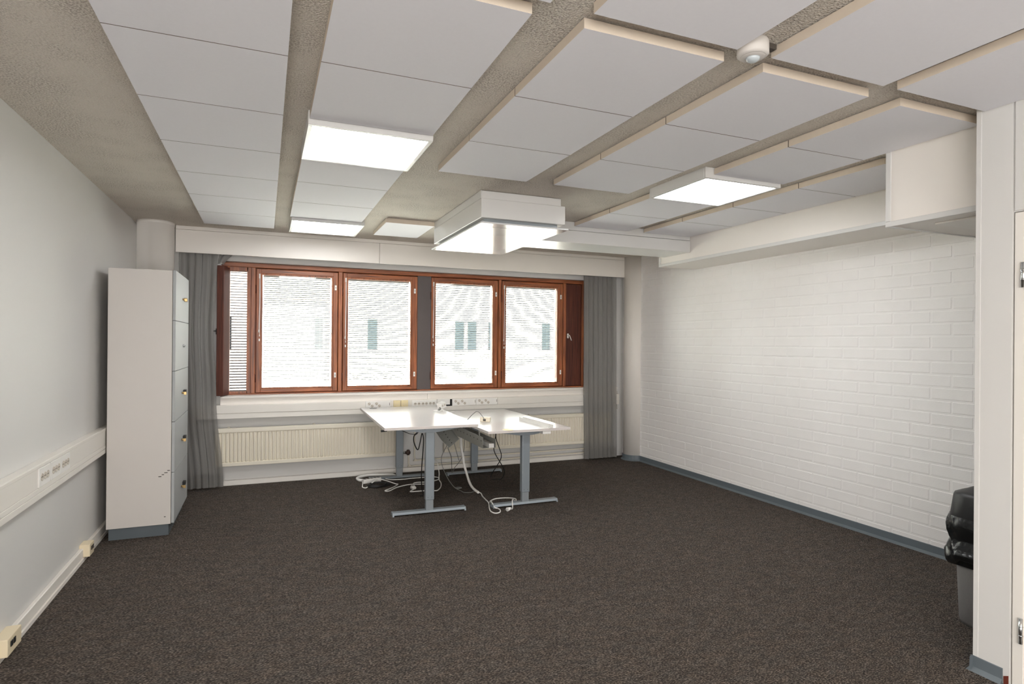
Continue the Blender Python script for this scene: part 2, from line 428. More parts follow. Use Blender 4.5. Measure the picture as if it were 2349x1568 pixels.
# pelmet above the window
t = thing('curtain_pelmet', 'long white pelmet board above the windows hiding the curtain tops', 'pelmet', (1.75, 6.65, 2.36))
p = B(-0.815, 6.65, 2.362, 1.16, 6.672, 2.585, bev=.002); p.box(1.163, 6.65, 2.362, 4.335, 6.672, 2.585, bev=.002)
p.build('front_board', BOARD, t)
B(-0.815, 6.655, 2.588, 4.335, 6.69, ZC).build('top_batten', BOARD, t)
B(-0.815, 6.70, 2.405, 4.30, 6.73, 2.43, bev=.003).build('curtain_rail', TRUNK, t)

# window sill and apron
sl = MB(); sl.box(-0.42, 6.775, 0.903, 4.32, 6.935, 0.926, bev=.004, seg=2)
struct('trim_1', sl, BOARD)
ap = MB(); ap.box(-0.42, 6.795, 0.826, 1.748, YB, 0.903, bev=.0015); ap.box(1.751, 6.795, 0.826, 4.32, YB, 0.903, bev=.0015)
struct('trim_2', ap, BOARD)

# window frame (fixed timber), sashes
YF = 6.93
fr = MB()
fr.box(-0.42, YF, 2.279, 3.90, YF + .12, 2.323, bev=.004)
fr.box(-0.42, YF, 0.922, 3.90, YF + .12, 0.939, bev=.003)
frame = struct('trim_3', fr, WOODH)
up = MB()
for a, b in ((-0.42, -0.348), (-0.141, -0.098), (0.757, 0.800), (2.683, 2.722), (3.586, 3.626), (3.86, 3.90)):
    up.box(a, YF + .001, 0.939, b, YF + .118, 2.279, bev=.004)
ups = struct('trim_4', up, WOODV)
mu = MB(); mu.box(1.66, YF + .012, 0.939, 1.822, YF + .118, 2.279)
struct('trim_5', mu, MULL)

SASH = [(-0.087, 0.751, -0.027, 0.686), (0.809, 1.657, 0.866, 1.577), (1.825, 2.675, 1.881, 2.608), (2.731, 3.580, 2.787, 3.503)]
ORD = ['leftmost', 'second from left', 'third from left', 'rightmost']
for i, (x0, x1, g0, g1) in enumerate(SASH):
    y0 = YF + .006; y1 = YF + .062
    st = MB(); st.box(x0, y0, 0.945, g0 - .016, y1, 2.268, bev=.003); st.box(g1 + .016, y0, 0.945, x1, y1, 2.268, bev=.003)
    win = struct('window_%d' % (i + 1), st, WOODV)
    rl = MB(); rl.box(g0 - .0165, y0 + .001, 2.222, g1 + .0165, y1, 2.267, bev=.003); rl.box(g0 - .0165, y0 + .001, 0.946, g1 + .0165, y1, 0.986, bev=.003)
    rl.build('rail', WOODH, win)
    bd = MB()   # glazing bead around the pane
    for q in ((g0 - .0165, 0.986, g0, 2.222), (g1, 0.986, g1 + .0165, 2.222)): bd.box(q[0], y0 + .006, q[1], q[2], y1, q[3], bev=.002)
    bd.box(g0, y0 + .006, 2.206, g1, y1, 2.222, bev=.002); bd.box(g0, y0 + .006, 0.986, g1, y1, 0.999, bev=.002)
    bd.build('glazing_bead', WOODV, win)
    B(g0, y0 + .020, 0.999, g1, y0 + .024, 2.206).build('glass_pane', GLASS, win)
    B(g0 - .03, YF + .104, 0.97, g1 + .03, YF + .108, 2.235).build('glass_pane', GLASS, win)
    ob = MB()
    for q in ((x0 - .014, 0.925, g0 - .015, 2.29), (g1 + .015, 0.925, x1 + .014, 2.29)): ob.box(q[0], YF + .094, q[1], q[2], YF + .118, q[3])
    ob.box(g0 - .015, YF + .094, 2.225, g1 + .015, YF + .118, 2.29); ob.box(g0 - .015, YF + .094, 0.925, g1 + .015, YF + .118, 0.985)
    ob.build('outer_sash', WOODV, win)
    for zc in (2.098, 1.123):
        xk = (g1 + .016 + x1) / 2
        lk = B(xk - .011, y0 - .004, zc - .028, xk + .011, y0, zc + .028, bev=.002).build('lock_plate', WHITEP, win, label='white lock plate')
        MB().lathe((xk, y0 - .0065, zc), [(.0045, 0), (.0045, .003)], n=12, axis='y').build('keyhole', BLACKP, lk)
    for zc in (2.05, 1.10):
        MB().cyl((x0 - .006, y0 - .004, zc - .045), (x0 - .006, y0 - .004, zc + .045), .006, 10).build('hinge', WOODD, win)
    # venetian blind between the panes
    bt = thing('venetian_blind', 'white venetian blind lowered inside the ' + ('leftmost window', 'window just left of the dark mullion', 'window just right of the dark mullion', 'rightmost window')[i], 'blind', ((g0 + g1) / 2, YF + .066, 1.04), 'venetian blinds between the panes')
    B(g0 + .006, YF + .066, 2.188, g1 - .006, YF + .09, 2.212, bev=.002).build('head_rail', METALW, bt)
    s = MB(); zz = 2.178; k = 0
    a = math.radians(-31)
    while zz > 1.062:
        sag = 0.0
        hw = 0.0115; yc = YF + .0785
        rows = []
        nx = 9
        tw = math.radians(random.uniform(-1.5, 1.5))
        for jx in range(nx):
            xx = g0 + .009 + (g1 - g0 - .018) * jx / (nx - 1)
            wob = 0.0007 * math.sin(jx * 1.3 + k * 0.7 + i)
            if i == 1 and k > 46: wob += 0.006 * math.sin(jx * 1.7) * (k - 46) / 4
            rows.append([(xx, yc - hw * math.cos(a + tw), zz - hw * math.sin(a + tw) + wob), (xx, yc, zz + .0016 + wob), (xx, yc + hw * math.cos(a + tw), zz + hw * math.sin(a + tw) + wob)])
        s.grid(rows)
        zz -= 0.0218; k += 1
    s.build('slats', SLAT, bt)
    B(g0 + .008, YF + .068, 1.044, g1 - .008, YF + .089, 1.052, bev=.002).build('bottom_rail', METALW, bt)
    for fx in (0.17, 0.83):
        xx = g0 + (g1 - g0) * fx
        MB().cyl((xx, YF + .0655, 1.046), (xx, YF + .0655, 2.19), .0009, 6).build('ladder_cord', WHITEP, bt)
    # the control cords hang on the room side of the left stile
    xk = g0 - .030
    cb = B(xk - .007, y0 - .012, 2.165, xk + .007, y0, 2.215, bev=.002).build('cord_bracket', WHITEP, bt)
    low = (1.60, 1.54, 1.56, 1.53)[i]
    MB().tube([(xk - .001, y0 - .008, 2.17), (xk + .001, y0 - .007, 1.9), (xk - .004, y0 - .008, low + .09), (xk - .004, y0 - .008, low + .02)], .0022, n=6).build('pull_cord', WHITEP, bt)
    MB().tube([(xk + .004, y0 - .006, 2.17), (xk + .005, y0 - .006, 1.9), (xk + .001, y0 - .006, low + .06), (xk + .001, y0 - .006, low - .03)], .0022, n=6).build('pull_cord', WHITEP, bt)
    MB().lathe((xk - .005, y0 - .008, low - .012), [(.006, 0), (.006, .012), (.0025, .034)], n=10).build('cord_tassel', WHITEP, bt)
    MB().lathe((xk + .001, y0 - .006, low - .055), [(.004, 0), (.005, .008), (.002, .026)], n=10).build('cord_tassel', WHITEP, bt)
    B(xk - .007, y0 - .010, low - .105, xk + .006, y0, low - .078, bev=.002).build('cord_cleat', WHITEP, bt)

# right ventilation hatch, closed
t = thing('ventilation_hatch', 'closed dark wood hatch beside the rightmost window, white lever handle', 'hatch', (3.743, YF + .03, 0.945))
B(3.631, YF + .014, 0.945, 3.856, YF + .06, 2.268, bev=.004).build('leaf', WOODD, t)
B(3.61, YF + .061, 0.925, 3.88, YF + .10, 2.30).build('backing', WOODD, t)
hp = B(3.648, YF + .006, 1.565, 3.670, YF + .014, 1.625, bev=.002).build('handle_plate', WHITEP, t)
MB().tube([(3.659, YF + .008, 1.603), (3.659, YF - .026, 1.603), (3.667, YF - .03, 1.59), (3.690, YF - .03, 1.535)], .0058, n=8, sub=2).build('lever', WHITEP, hp)
# left hatch, swung open into the room
t = thing('ventilation_hatch', 'open wooden hatch leaf swung into the room beside the left curtain', 'hatch', (-0.344, YF, 0.945))
ang = Matrix.Translation((-0.346, YF - .004, 0)) @ Matrix.Rotation(math.radians(-103), 4, 'Z')
lb = B(0, -0.066, 0.935, 0.205, 0.0, 2.262, bev=.004, rot=ang); lb.build('leaf', WOODD, t)
eb = B(0.205, -0.040, 1.0, 0.2065, -0.026, 2.2, rot=ang); eb.build('edge_groove', WOODD, t)
hb = MB().box(0.165, -0.078, 1.56, 0.185, -0.066, 1.62, bev=.002, rot=ang).build('handle_plate', BLACKP, t)
lv = MB().box(0.168, -0.118, 1.588, 0.182, -0.078, 1.602, bev=.003, rot=ang).build('lever', CHROME, hb)
# louvred opening behind it
t = thing('louvre_grille', 'narrow louvred opening with daylight stripes left of the leftmost window', 'grille', (-0.245, YF + .08, 0.94))
lo = MB(); zz = 0.965
while zz < 2.245:
    lo.prism([(YF + .055, zz - .005), (YF + .100, zz + .001), (YF + .100, zz + .006), (YF + .055, zz + .002)], 'x', -0.344, -0.175); zz += 0.0292
_m, _nt, _p = newmat('dimming_sheet')
_t = _nt.nodes.new('ShaderNodeBsdfTransparent'); _x = _nt.nodes.new('ShaderNodeMixShader'); _x.inputs[0].default_value = 0.30
_p.inputs['Base Color'].default_value = s2l(50, 48, 46); _p.inputs['Roughness'].default_value = 0.9
_nt.links.new(_p.outputs[0], _x.inputs[1]); _nt.links.new(_t.outputs[0], _x.inputs[2]); _nt.links.new(_x.outputs[0], _nt.nodes['Material Output'].inputs['Surface'])
B(-0.348, YF + .104, 0.955, -0.172, YF + .106, 2.245).build('dimming_sheet', _m, t)  # half-clear dark sheet added to dim daylight through the louvre
lo.build('louvre_slats', MULL, t)
lf_ = B(-0.181, YF + .02, 0.94, -0.130, YF + .11, 2.279); lf_.box(-0.348, YF + .02, 2.235, -0.172, YF + .11, 2.279); lf_.box(-0.348, YF + .02, .939, -.172, YF + .11, .962)
lf_.build('lining', WOODV, t)

# ------------------------------------------------------------------ curtains
def curtain(label, edges, yc, folds, amp, ztop, zbot, cols=140, seed=1):
    """edges: list of (z, xleft, xright); pleats narrow at the top"""
    rnd = random.Random(seed); ph = [rnd.uniform(0, 1.4) for _ in range(8)]
    zs = [zbot + (ztop - zbot) * k / 36 for k in range(37)]
    rows = []
    def ed(z):
        for (za, la, ra), (zb, lb_, rb) in zip(edges[:-1], edges[1:]):
            if za >= z >= zb:
                t = (za - z) / (za - zb); t = t * t * (3 - 2 * t); return la + (lb_ - la) * t, ra + (rb - ra) * t
        return edges[-1][1:] if z < edges[-1][0] else edges[0][1:]
    for z in zs:
        l, r = ed(z); row = []
        for c in range(cols + 1):
            u = c / cols
            w = folds * 2 * PI * u
            s_ = math.sin(w + 0.5 * math.sin(w * 0.37 + ph[0]) + .25 * math.sin(3 * z + ph[1]))
            y = yc + amp * (0.75 * s_ + 0.3 * math.sin(w * 2.3 + ph[2])) * (0.8 + 0.2 * math.sin(5 * u + ph[3]))
            x = l + (r - l) * u + (r - l) / folds * 0.16 * math.cos(w + ph[4])
            row.append((x, y, z))
        rows.append(row)
    t = thing('curtain', label, 'curtain', ((edges[-1][1] + edges[-1][2]) / 2, yc, zbot), 'sheer grey curtains')
    MB().grid(rows[2:]).build('panel', SHEER, t)
    hm = [[(p[0], p[1] - .0012, p[2]) for p in row] for row in rows[:3]]
    MB().grid(rows[:3]).build('hem', SHEER, t)
    m2 = MB().grid(hm); m2.build('hem', SHEER, t)
    return t
curtain('sheer grey curtain gathered at the left, beside the locker cabinet', [(2.40, -0.80, -0.455), (1.6, -0.80, -0.485), (0.9, -0.78, -0.455), (0.02, -0.72, -0.385)], 6.706, 5, 0.020, 2.40, 0.02, seed=3)
curtain('sheer grey curtain gathered at the right, beside the wall column', [(2.40, 3.76, 4.235), (1.2, 3.765, 4.245), (0.02, 3.785, 4.26)], 6.706, 7, 0.020, 2.40, 0.02, seed=5)
sn = []
for k in range(7):
    u = k / 6
    sn.append([(-0.43 + .12 * u, 6.70 + .03 * math.sin(u * 7), 2.375 - .012 * math.sin(u * 9)), (-0.445 + .085 * u, 6.69 + .03 * math.sin(u * 7 + 1), 2.32), (-0.45 + .055 * u, 6.69 + .03 * math.sin(u * 6 + 2), 2.268)])
c0 = [o for o in bpy.data.objects if o.name == 'curtain'][0]
MB().grid(sn).build('caught_fold', SHEER, c0)

# ------------------------------------------------------------------ acoustic panels
SEAMSHADE = mat('seam_shade', (104, 92, 80), 0.9, nscale=40, namp=0.1)  # dark colour on butted edges imitates the shade inside the seams
def tile(x0, y0, x1, y1, label, group, butted=False):
    m_ = MB(); m_.box(x0 + .002, y0 + .0025, ZT, x1 - .002, y1 - .0025, 2.6145)
    m_.box(x0 + .02, y0 + .02, 2.6145, x1 - .02, y1 - .02, ZC)
    o = m_.build('acoustic_panel', TILE)
    o.data.materials.append(TILEEDGE); o.data.materials.append(SEAMSHADE)
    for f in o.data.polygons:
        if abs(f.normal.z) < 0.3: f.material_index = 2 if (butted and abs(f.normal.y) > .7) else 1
    return tag(o, label, 'ceiling panel', group)
NTH = ['first', 'second', 'third', 'fourth', 'fifth', 'sixth', 'seventh', 'eighth']
r1 = [1.778, 2.417, 3.057, 3.694, 4.332, 4.971, 5.610, 6.185]
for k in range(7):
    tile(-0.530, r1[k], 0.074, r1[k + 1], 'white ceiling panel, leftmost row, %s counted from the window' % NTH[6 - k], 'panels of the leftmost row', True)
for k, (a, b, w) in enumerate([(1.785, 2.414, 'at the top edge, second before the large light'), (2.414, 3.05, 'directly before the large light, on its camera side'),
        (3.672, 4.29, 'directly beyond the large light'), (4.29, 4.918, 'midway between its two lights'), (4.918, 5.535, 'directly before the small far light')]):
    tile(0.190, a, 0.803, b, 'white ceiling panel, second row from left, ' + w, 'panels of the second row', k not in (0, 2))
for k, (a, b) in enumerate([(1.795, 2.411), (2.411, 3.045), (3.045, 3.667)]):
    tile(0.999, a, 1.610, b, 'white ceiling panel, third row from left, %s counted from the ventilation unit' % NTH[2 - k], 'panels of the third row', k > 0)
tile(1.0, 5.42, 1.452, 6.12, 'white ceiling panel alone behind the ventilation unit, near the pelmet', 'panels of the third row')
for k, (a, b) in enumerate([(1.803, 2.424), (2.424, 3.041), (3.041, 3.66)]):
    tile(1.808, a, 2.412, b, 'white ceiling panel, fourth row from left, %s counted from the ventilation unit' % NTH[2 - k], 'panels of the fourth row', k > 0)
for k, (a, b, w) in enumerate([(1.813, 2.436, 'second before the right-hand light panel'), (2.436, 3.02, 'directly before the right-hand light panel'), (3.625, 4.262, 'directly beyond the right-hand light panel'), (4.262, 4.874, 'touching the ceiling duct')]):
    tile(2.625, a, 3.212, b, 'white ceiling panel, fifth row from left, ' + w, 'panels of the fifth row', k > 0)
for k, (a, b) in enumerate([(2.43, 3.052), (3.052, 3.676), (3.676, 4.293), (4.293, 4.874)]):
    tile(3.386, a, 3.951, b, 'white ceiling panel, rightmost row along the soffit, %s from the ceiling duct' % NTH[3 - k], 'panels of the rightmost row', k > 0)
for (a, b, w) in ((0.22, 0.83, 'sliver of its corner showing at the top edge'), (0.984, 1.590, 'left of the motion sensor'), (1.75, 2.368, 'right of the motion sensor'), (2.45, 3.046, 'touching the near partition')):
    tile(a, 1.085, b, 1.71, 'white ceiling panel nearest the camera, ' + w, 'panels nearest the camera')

# flat light panels
def light_panel(x0, y0, x1, y1, label):
    t = thing('ceiling_light', label, 'ceiling light', ((x0 + x1) / 2, (y0 + y1) / 2, 2.553))
    f = MB(); w = 0.022
    f.box(x0, y0, 2.553, x1, y0 + w, ZC, bev=.002); f.box(x0, y1 - w, 2.553, x1, y1, ZC, bev=.002)
    f.box(x0, y0 + w, 2.553, x0 + w, y1 - w, ZC, bev=.002); f.box(x1 - w, y0 + w, 2.553, x1, y1 - w, ZC, bev=.002)
    f.build('frame', METALW, t)
    B(x0 + w, y0 + w, 2.559, x1 - w, y1 - w, 2.566).build('diffuser', DIFFUSER, t)
light_panel(0.185, 3.058, 0.808, 3.668, 'large flat square light panel, second row from left, nearest the camera')
light_panel(0.205, 5.545, 0.830, 6.16, 'flat light panel at the far end of the second row, near the pelmet')
light_panel(2.565, 3.022, 3.195, 3.622, 'flat light panel in the fifth row, right of the ventilation unit')

# ------------------------------------------------------------------ ceiling ventilation unit
t = thing('ventilation_unit', 'boxy white ventilation unit hanging from the ceiling over the desks', 'ventilation unit', (1.78, 4.78, 2.37))
B(1.463, 4.142, 2.50, 2.115, 5.44, ZC - .004, bev=.002).build('upper_casing', METALW, t)
lc = MB(); lc.box(1.457, 4.132, 2.418, 2.148, 5.462, 2.560, bev=.003); lc.box(1.457, 4.142, 2.56, 1.4625, 5.44, ZC - .004)
lc.build('lower_casing', METALW, t)
B(1.50, 4.18, 2.386, 2.10, 5.42, 2.42).build('air_slot', STEELD, t)
pl = B(1.452, 4.118, 2.374, 2.170, 5.53, 2.386, bev=.003, seg=2).build('bottom_plate', GLOSSW, t)
def perf():
    m, nt, p = newmat('perforated_plate')
    p.inputs['Roughness'].default_value = 0.16
    tc = nt.nodes.new('ShaderNodeTexCoord'); v = nt.nodes.new('ShaderNodeTexVoronoi'); v.inputs['Scale'].default_value = 130; v.inputs['Randomness'].default_value = 0.0
    nt.links.new(tc.outputs['Object'], v.inputs['Vector'])
    cr = nt.nodes.new('ShaderNodeValToRGB'); cr.color_ramp.elements[0].position = 0.30; cr.color_ramp.elements[1].position = 0.36
    cr.color_ramp.elements[0].color = s2l(120, 122, 122); cr.color_ramp.elements[1].color = s2l(236, 236, 236)
    nt.links.new(v.outputs['Distance'], cr.inputs['Fac']); nt.links.new(cr.outputs['Color'], p.inputs['Base Color'])
    return m
B(1.56, 4.25, 2.3725, 2.06, 5.40, 2.376).build('perforated_field', perf(), t)
# duct from the unit to the soffit
t = thing('duct_casing', 'white boxed duct running from the ventilation unit to the right soffit', 'duct', (3.05, 5.1, 2.426))
B(2.15, 4.882, 2.426, 3.955, 5.30, 2.540, bev=.003).build('lower_casing', METALW, t)
B(2.15, 4.886, 2.543, 3.955, 5.30, ZC - .002, bev=.002).build('upper_casing', METALW, t)
# right soffits
t = thing('soffit', 'long white boxed soffit along the top of the brick wall', 'soffit', (4.2, 3.9, 2.335))
B(3.96, 2.35, 2.335, XR - .001, 5.40, ZC - .001, bev=.002).build('casing', BOARD, t)
e = B(3.953, 2.35, 2.332, 3.962, 5.40, 2.362, bev=.002); e.box(3.9535, 5.372, 2.363, 3.962, 5.4035, 2.43, bev=.002); e.build('edge_trim', METALW, t)
t = thing('soffit', 'deep white boxed soffit behind the near partition, grey-white trims on its edges', 'soffit', (3.83, 1.75, 2.16))
B(3.220, 1.102, 2.168, XR - .001, 2.296, ZC - .001, bev=.002).build('casing', BOARD, t)
e = B(3.213, 1.102, 2.163, 3.224, 2.302, 2.192, bev=.002); e.box(3.2135, 2.272, 2.193, 3.224, 2.3015, ZC - .001, bev=.002); e.box(3.2245, 2.286, 2.1635, XR - .002, 2.3015, 2.175, bev=.002)
e.build('edge_trim', METALW, t)
hb = MB(); hb.box(3.35, 1.2, 2.158, 4.1, 2.12, 2.168, bev=.003); hb.build('access_hatch', CASING, t)

# motion sensor
t = thing('motion_sensor', 'round white motion sensor on the ceiling between four panels', 'sensor', (1.655, 1.70, 2.55))
MB().lathe((1.655, 1.70, 2.56), [(0.046, 0), (0.056, 0.008), (0.056, 0.05), (0.050, ZC - 2.56)], n=40).build('housing', LOCKER, t)
MB().lathe((1.655, 1.70, 2.556), [(0.028, 0.0), (0.044, 0.0045), (0.046, 0.006)], n=40).build('ring', LOCKER, t)
MB().lathe((1.655, 1.70, 2.541), [(0.004, 0), (0.014, .002), (0.022, .007), (0.027, .017)], n=28).build('lens', LENS, t)
B(1.700, 1.67, 2.592, 1.742, 1.70, 2.612, bev=.002).build('cable_entry', HOLE, t)

# ------------------------------------------------------------------ wall trunking and sockets
t = thing('cable_trunking', 'long white cable trunking along the left wall', 'trunking', (-1.12, 2.2, 0.655))
g = MB(); g.box(XL + .001, -1.0, 0.655, -1.096, 6.3, 0.8375, bev=.003); g.box(-1.096, -1.0, 0.820, -1.090, 6.3, 0.8375, bev=.0015); g.box(-1.096, -1.0, 0.690, -1.090, 6.3, 0.7165, bev=.0015); g.box(-1.096, -1.0, 0.655, -1.090, 6.3, 0.688, bev=.0015)
g.build('base', TRUNK, t)
for a, b in ((-1.0, 3.828), (4.372, 6.3)):
    B(-1.097, a, 0.7175, -1.0925, b, 0.819, bev=.0008).build('cover', TRUNK, t)
for k, (yc, w) in enumerate(((3.925, 'nearest the camera'), (4.11, 'in the middle'), (4.285, 'nearest the locker cabinet'))):
    s_ = thing('power_socket', 'white triple socket in the left wall trunking, the one ' + w, 'socket', (-1.09, yc, 0.719), 'triple sockets on the left wall')
    B(-1.097, yc - .088, 0.7185, -1.087, yc + .088, 0.8185, bev=.002).build('face_plate', WHITEP, s_)
    for q in (-.046, 0, .046):
        d = MB().lathe((-1.0872, yc + q, 0.768), [(.0195, 0.0), (.0205, .0022), (.016, .0022), (.015, .0004)], n=24, axis='x').build('outlet', SOCKM, s_, label='beige round outlet')
        hh = MB()
        for e_ in (-.0075, .0075): hh.lathe((-1.0868, yc + q + e_, 0.768), [(.0026, 0), (.0026, .0016)], n=8, axis='x')
        hh.build('pin_hole', HOLE, d)
for k, (ya, yb, w) in enumerate(((3.44, 3.61, 'at the bottom left corner, two black ports'), (4.84, 4.95, 'nearest the locker cabinet'))):
    s_ = thing('data_outlet', 'cream outlet box on the left skirting ' + w, 'outlet', (-1.11, (ya + yb) / 2, 0.025), 'skirting outlet boxes')
    B(XL, ya, 0.025, -1.088, yb, 0.108, bev=.004, seg=2).build('box', CREAMP, s_)
    for q in (0.03, 0.065):
        B(-1.0865, ya + q, 0.062, -1.0838, ya + q + .022, 0.088).build('port', BLACKP if k == 0 else HOLE, s_)

t = thing('cable_trunking', 'white cable trunking running under the window sill', 'trunking', (1.83, 6.78, 0.70))
g = MB(); g.box(-0.66, 6.75, 0.700, 4.325, YB - .001, 0.838, bev=.003); g.box(-0.66, 6.745, 0.700, 4.325, 6.752, 0.752, bev=.001)
g.build('base', TRUNK, t)
for a, b in ((-0.66, 1.03), (2.605, 4.325)): B(a, 6.7405, 0.755, b, 6.752, 0.836, bev=.0015).build('cover', TRUNK, t)
B(4.325, 6.79, 0.635, 4.329, YB, 0.868).build('end_flange', TRUNK, t)
def quad(x0, x1, label, offs=(0.04, 0.072, 0.12, 0.152)):
    s_ = thing('power_socket', label, 'socket', ((x0 + x1) / 2, 6.74, 0.757), 'sockets under the window sill')
    B(x0, 6.736, 0.757, x1, 6.752, 0.834, bev=.002).build('face_plate', WHITEP, s_)
    for k, q in enumerate(offs):
        zc = 0.808 if k % 2 == 0 else 0.783
        d = MB().lathe((x0 + q, 6.7345, zc), [(.0165, 0.0), (.0165, .0015)], n=22, axis='y').build('outlet', SOCKM, s_, label='beige round outlet')
        hh = MB()
        for ex, ez in ((-.007, .005), (.007, -.005), (-.002, -.011)): hh.lathe((x0 + q + ex, 6.7335, zc + ez), [(.0028, 0), (.0028, .0015)], n=8, axis='y')
        hh.build('pin_hole', HOLE, d)
    B(x1 - .012, 6.7345, 0.785, x1 - .008, 6.7365, 0.815).build('latch', HOLE, s_)
quad(1.035, 1.31, 'double socket panel under the sill, leftmost, partly hidden by the tabletop')
quad(2.035, 2.325, 'double socket panel under the sill, just right of the open trunking cover')
quad(2.33, 2.60, 'double socket panel under the sill, rightmost')
for a, b, w in ((1.345, 1.420, 'left'), (1.430, 1.508, 'right')):
    s_ = thing('data_outlet', 'yellowed data outlet under the sill, the %s one of the pair' % w, 'outlet', ((a + b) / 2, 6.73, 0.757), 'yellowed data outlets')
    B(a, 6.725, 0.757, b, 6.752, 0.838, bev=.003).build('box', YELLOWP, s_)
    for q in (.3, .7):
        MB().lathe((a + (b - a) * q, 6.7235, 0.795), [(.008, 0), (.008, .0018)], n=14, axis='y').build('port', CREAMP, s_)
s_ = thing('power_socket', 'six-way socket strip under the sill behind the left desk', 'socket', (1.70, 6.73, 0.757), 'sockets under the window sill')
B(1.555, 6.728, 0.757, 1.845, 6.752, 0.832, bev=.003).build('face_plate', WHITEP, s_)
for xx in (1.592, 1.635, 1.682, 1.722, 1.768, 1.808):
    d = MB().lathe((xx, 6.7262, 0.793), [(.0165, 0.0), (.0165, .002)], n=22, axis='y').build('outlet', SOCKM, s_, label='beige round outlet')
    hh = MB()
    for ex, ez in ((-.006, .004), (.006, .004)): hh.lathe((xx + ex, 6.7250, 0.793 + ez), [(.004, 0), (.004, .0015)], n=8, axis='y')
    hh.build('pin_hole', HOLE, d)
s_ = thing('trunking_cover', 'loose white trunking cover with a dark gap, right of the six-way socket', 'cover', (1.93, 6.74, 0.757))
B(1.85, 6.734, 0.772, 2.005, 6.742, 0.842, bev=.001).build('plate', WHITEP, s_)
B(1.85, 6.745, 0.755, 2.033, 6.751, 0.834).build('gap', DARKGAP, s_)

# ------------------------------------------------------------------ radiators and pipes
def radiator(x0, x1, label):
    t = thing('radiator', label, 'radiator', ((x0 + x1) / 2, 6.78, 0.21), 'radiators below the sill')
    prof = []
    pit = 0.0365; n = int((x1 - x0 - .03) / pit); pit = (x1 - x0 - .03) / n
    rows_lo, rows_hi = [], []
    pts = []
    for k in range(n):
        xx = x0 + .015 + k * pit
        for (f, d) in ((0.0, 0.0), (0.10, 0.0), (0.24, 0.010), (0.40, 0.0125), (0.60, 0.0125), (0.76, 0.010), (0.90, 0.0), (1.0, 0.0)):
            pts.append((xx + f * pit, 6.757 - d))
    zs = [(0.246, 0.2), (0.262, 1.0), (0.545, 1.0), (0.560, 0.2)]
    rows = [[(px, 6.757 - (6.757 - py) * s, zz) for px, py in pts] for zz, s in zs]
    MB().grid(rows, smooth=False).build('fluted_panel', RADM, t)
    f = MB(); f.box(x0, 6.742, 0.556, x1, 6.80, 0.600, bev=.004, seg=2); f.box(x0, 6.742, 0.212, x1, 6.80, 0.250, bev=.004, seg=2)
    f.box(x0, 6.744, 0.25, x0 + .015, 6.80, 0.556); f.box(x1 - .015, 6.744, 0.25, x1, 6.80, 0.556); f.box(x0 + .01, 6.758, 0.22, x1 - .01, 6.80, 0.59)
    f.build('frame', RADM, t)
    for xx in (x0 + .12, x0 + (x1 - x0) * .5, x1 - .12): B(xx - .012, 6.80, 0.45, xx + .012, YB, 0.604, bev=.002).build('bracket', RADM, t)
    return t
radiator(-0.46, 1.46, 'long cream panel radiator under the left windows')
radiator(1.945, 4.20, 'long cream panel radiator under the right windows')
t = thing('radiator_valve', 'dark radiator valve at the right end of the left radiator', 'valve', (1.50, 6.78, 0.21))
v = MB(); v.cyl((1.462, 6.78, 0.232), (1.495, 6.78, 0.232), .014, 12); v.build('union_nut', CHROME, t)
v = MB(); v.lathe((1.526, 6.78, 0.205), [(.016, 0), (.018, .02), (.018, .055), (.012, .06)], n=14); v.cyl((1.495, 6.78, 0.232), (1.55, 6.78, 0.232), .017, 12); v.build('valve_body', mat('bronze_valve', (66, 50, 42), 0.5, metal=0.3, nscale=30, namp=0.1), t, label='dark bronze valve body')
def pipe(pts, label):
    tag(MB().tube(pts, .0085, n=12, sub=4).build('heating_pipe', RADM), label, 'pipe', 'heating pipes')
pipe([(1.603, 6.79, 0.695), (1.603, 6.79, 0.40), (1.603, 6.79, 0.185), (1.607, 6.79, 0.160), (1.618, 6.79, 0.143), (1.64, 6.79, 0.136), (1.70, 6.79, 0.136), (3.0, 6.79, 0.137), (4.27, 6.79, 0.138)], 'upper cream heating pipe along the skirting')
pipe([(1.534, 6.79, 0.212), (1.534, 6.79, 0.115), (1.539, 6.79, 0.092), (1.552, 6.79, 0.078), (1.575, 6.79, 0.073), (1.64, 6.79, 0.073), (3.0, 6.79, 0.080), (4.27, 6.79, 0.086)], 'lower cream heating pipe starting at the radiator valve')
t = thing('pipe_clip', 'small cream pipe clip behind the right desk', 'clip', (3.05, 6.80, 0.06))
c_ = MB(); c_.box(3.045, 6.776, 0.062, 3.055, 6.812, 0.165, bev=.002); c_.build('clip_strap', RADM, t); B(3.043, 6.80, 0.10, 3.057, YB, 0.12).build('wall_plug', RADM, t)

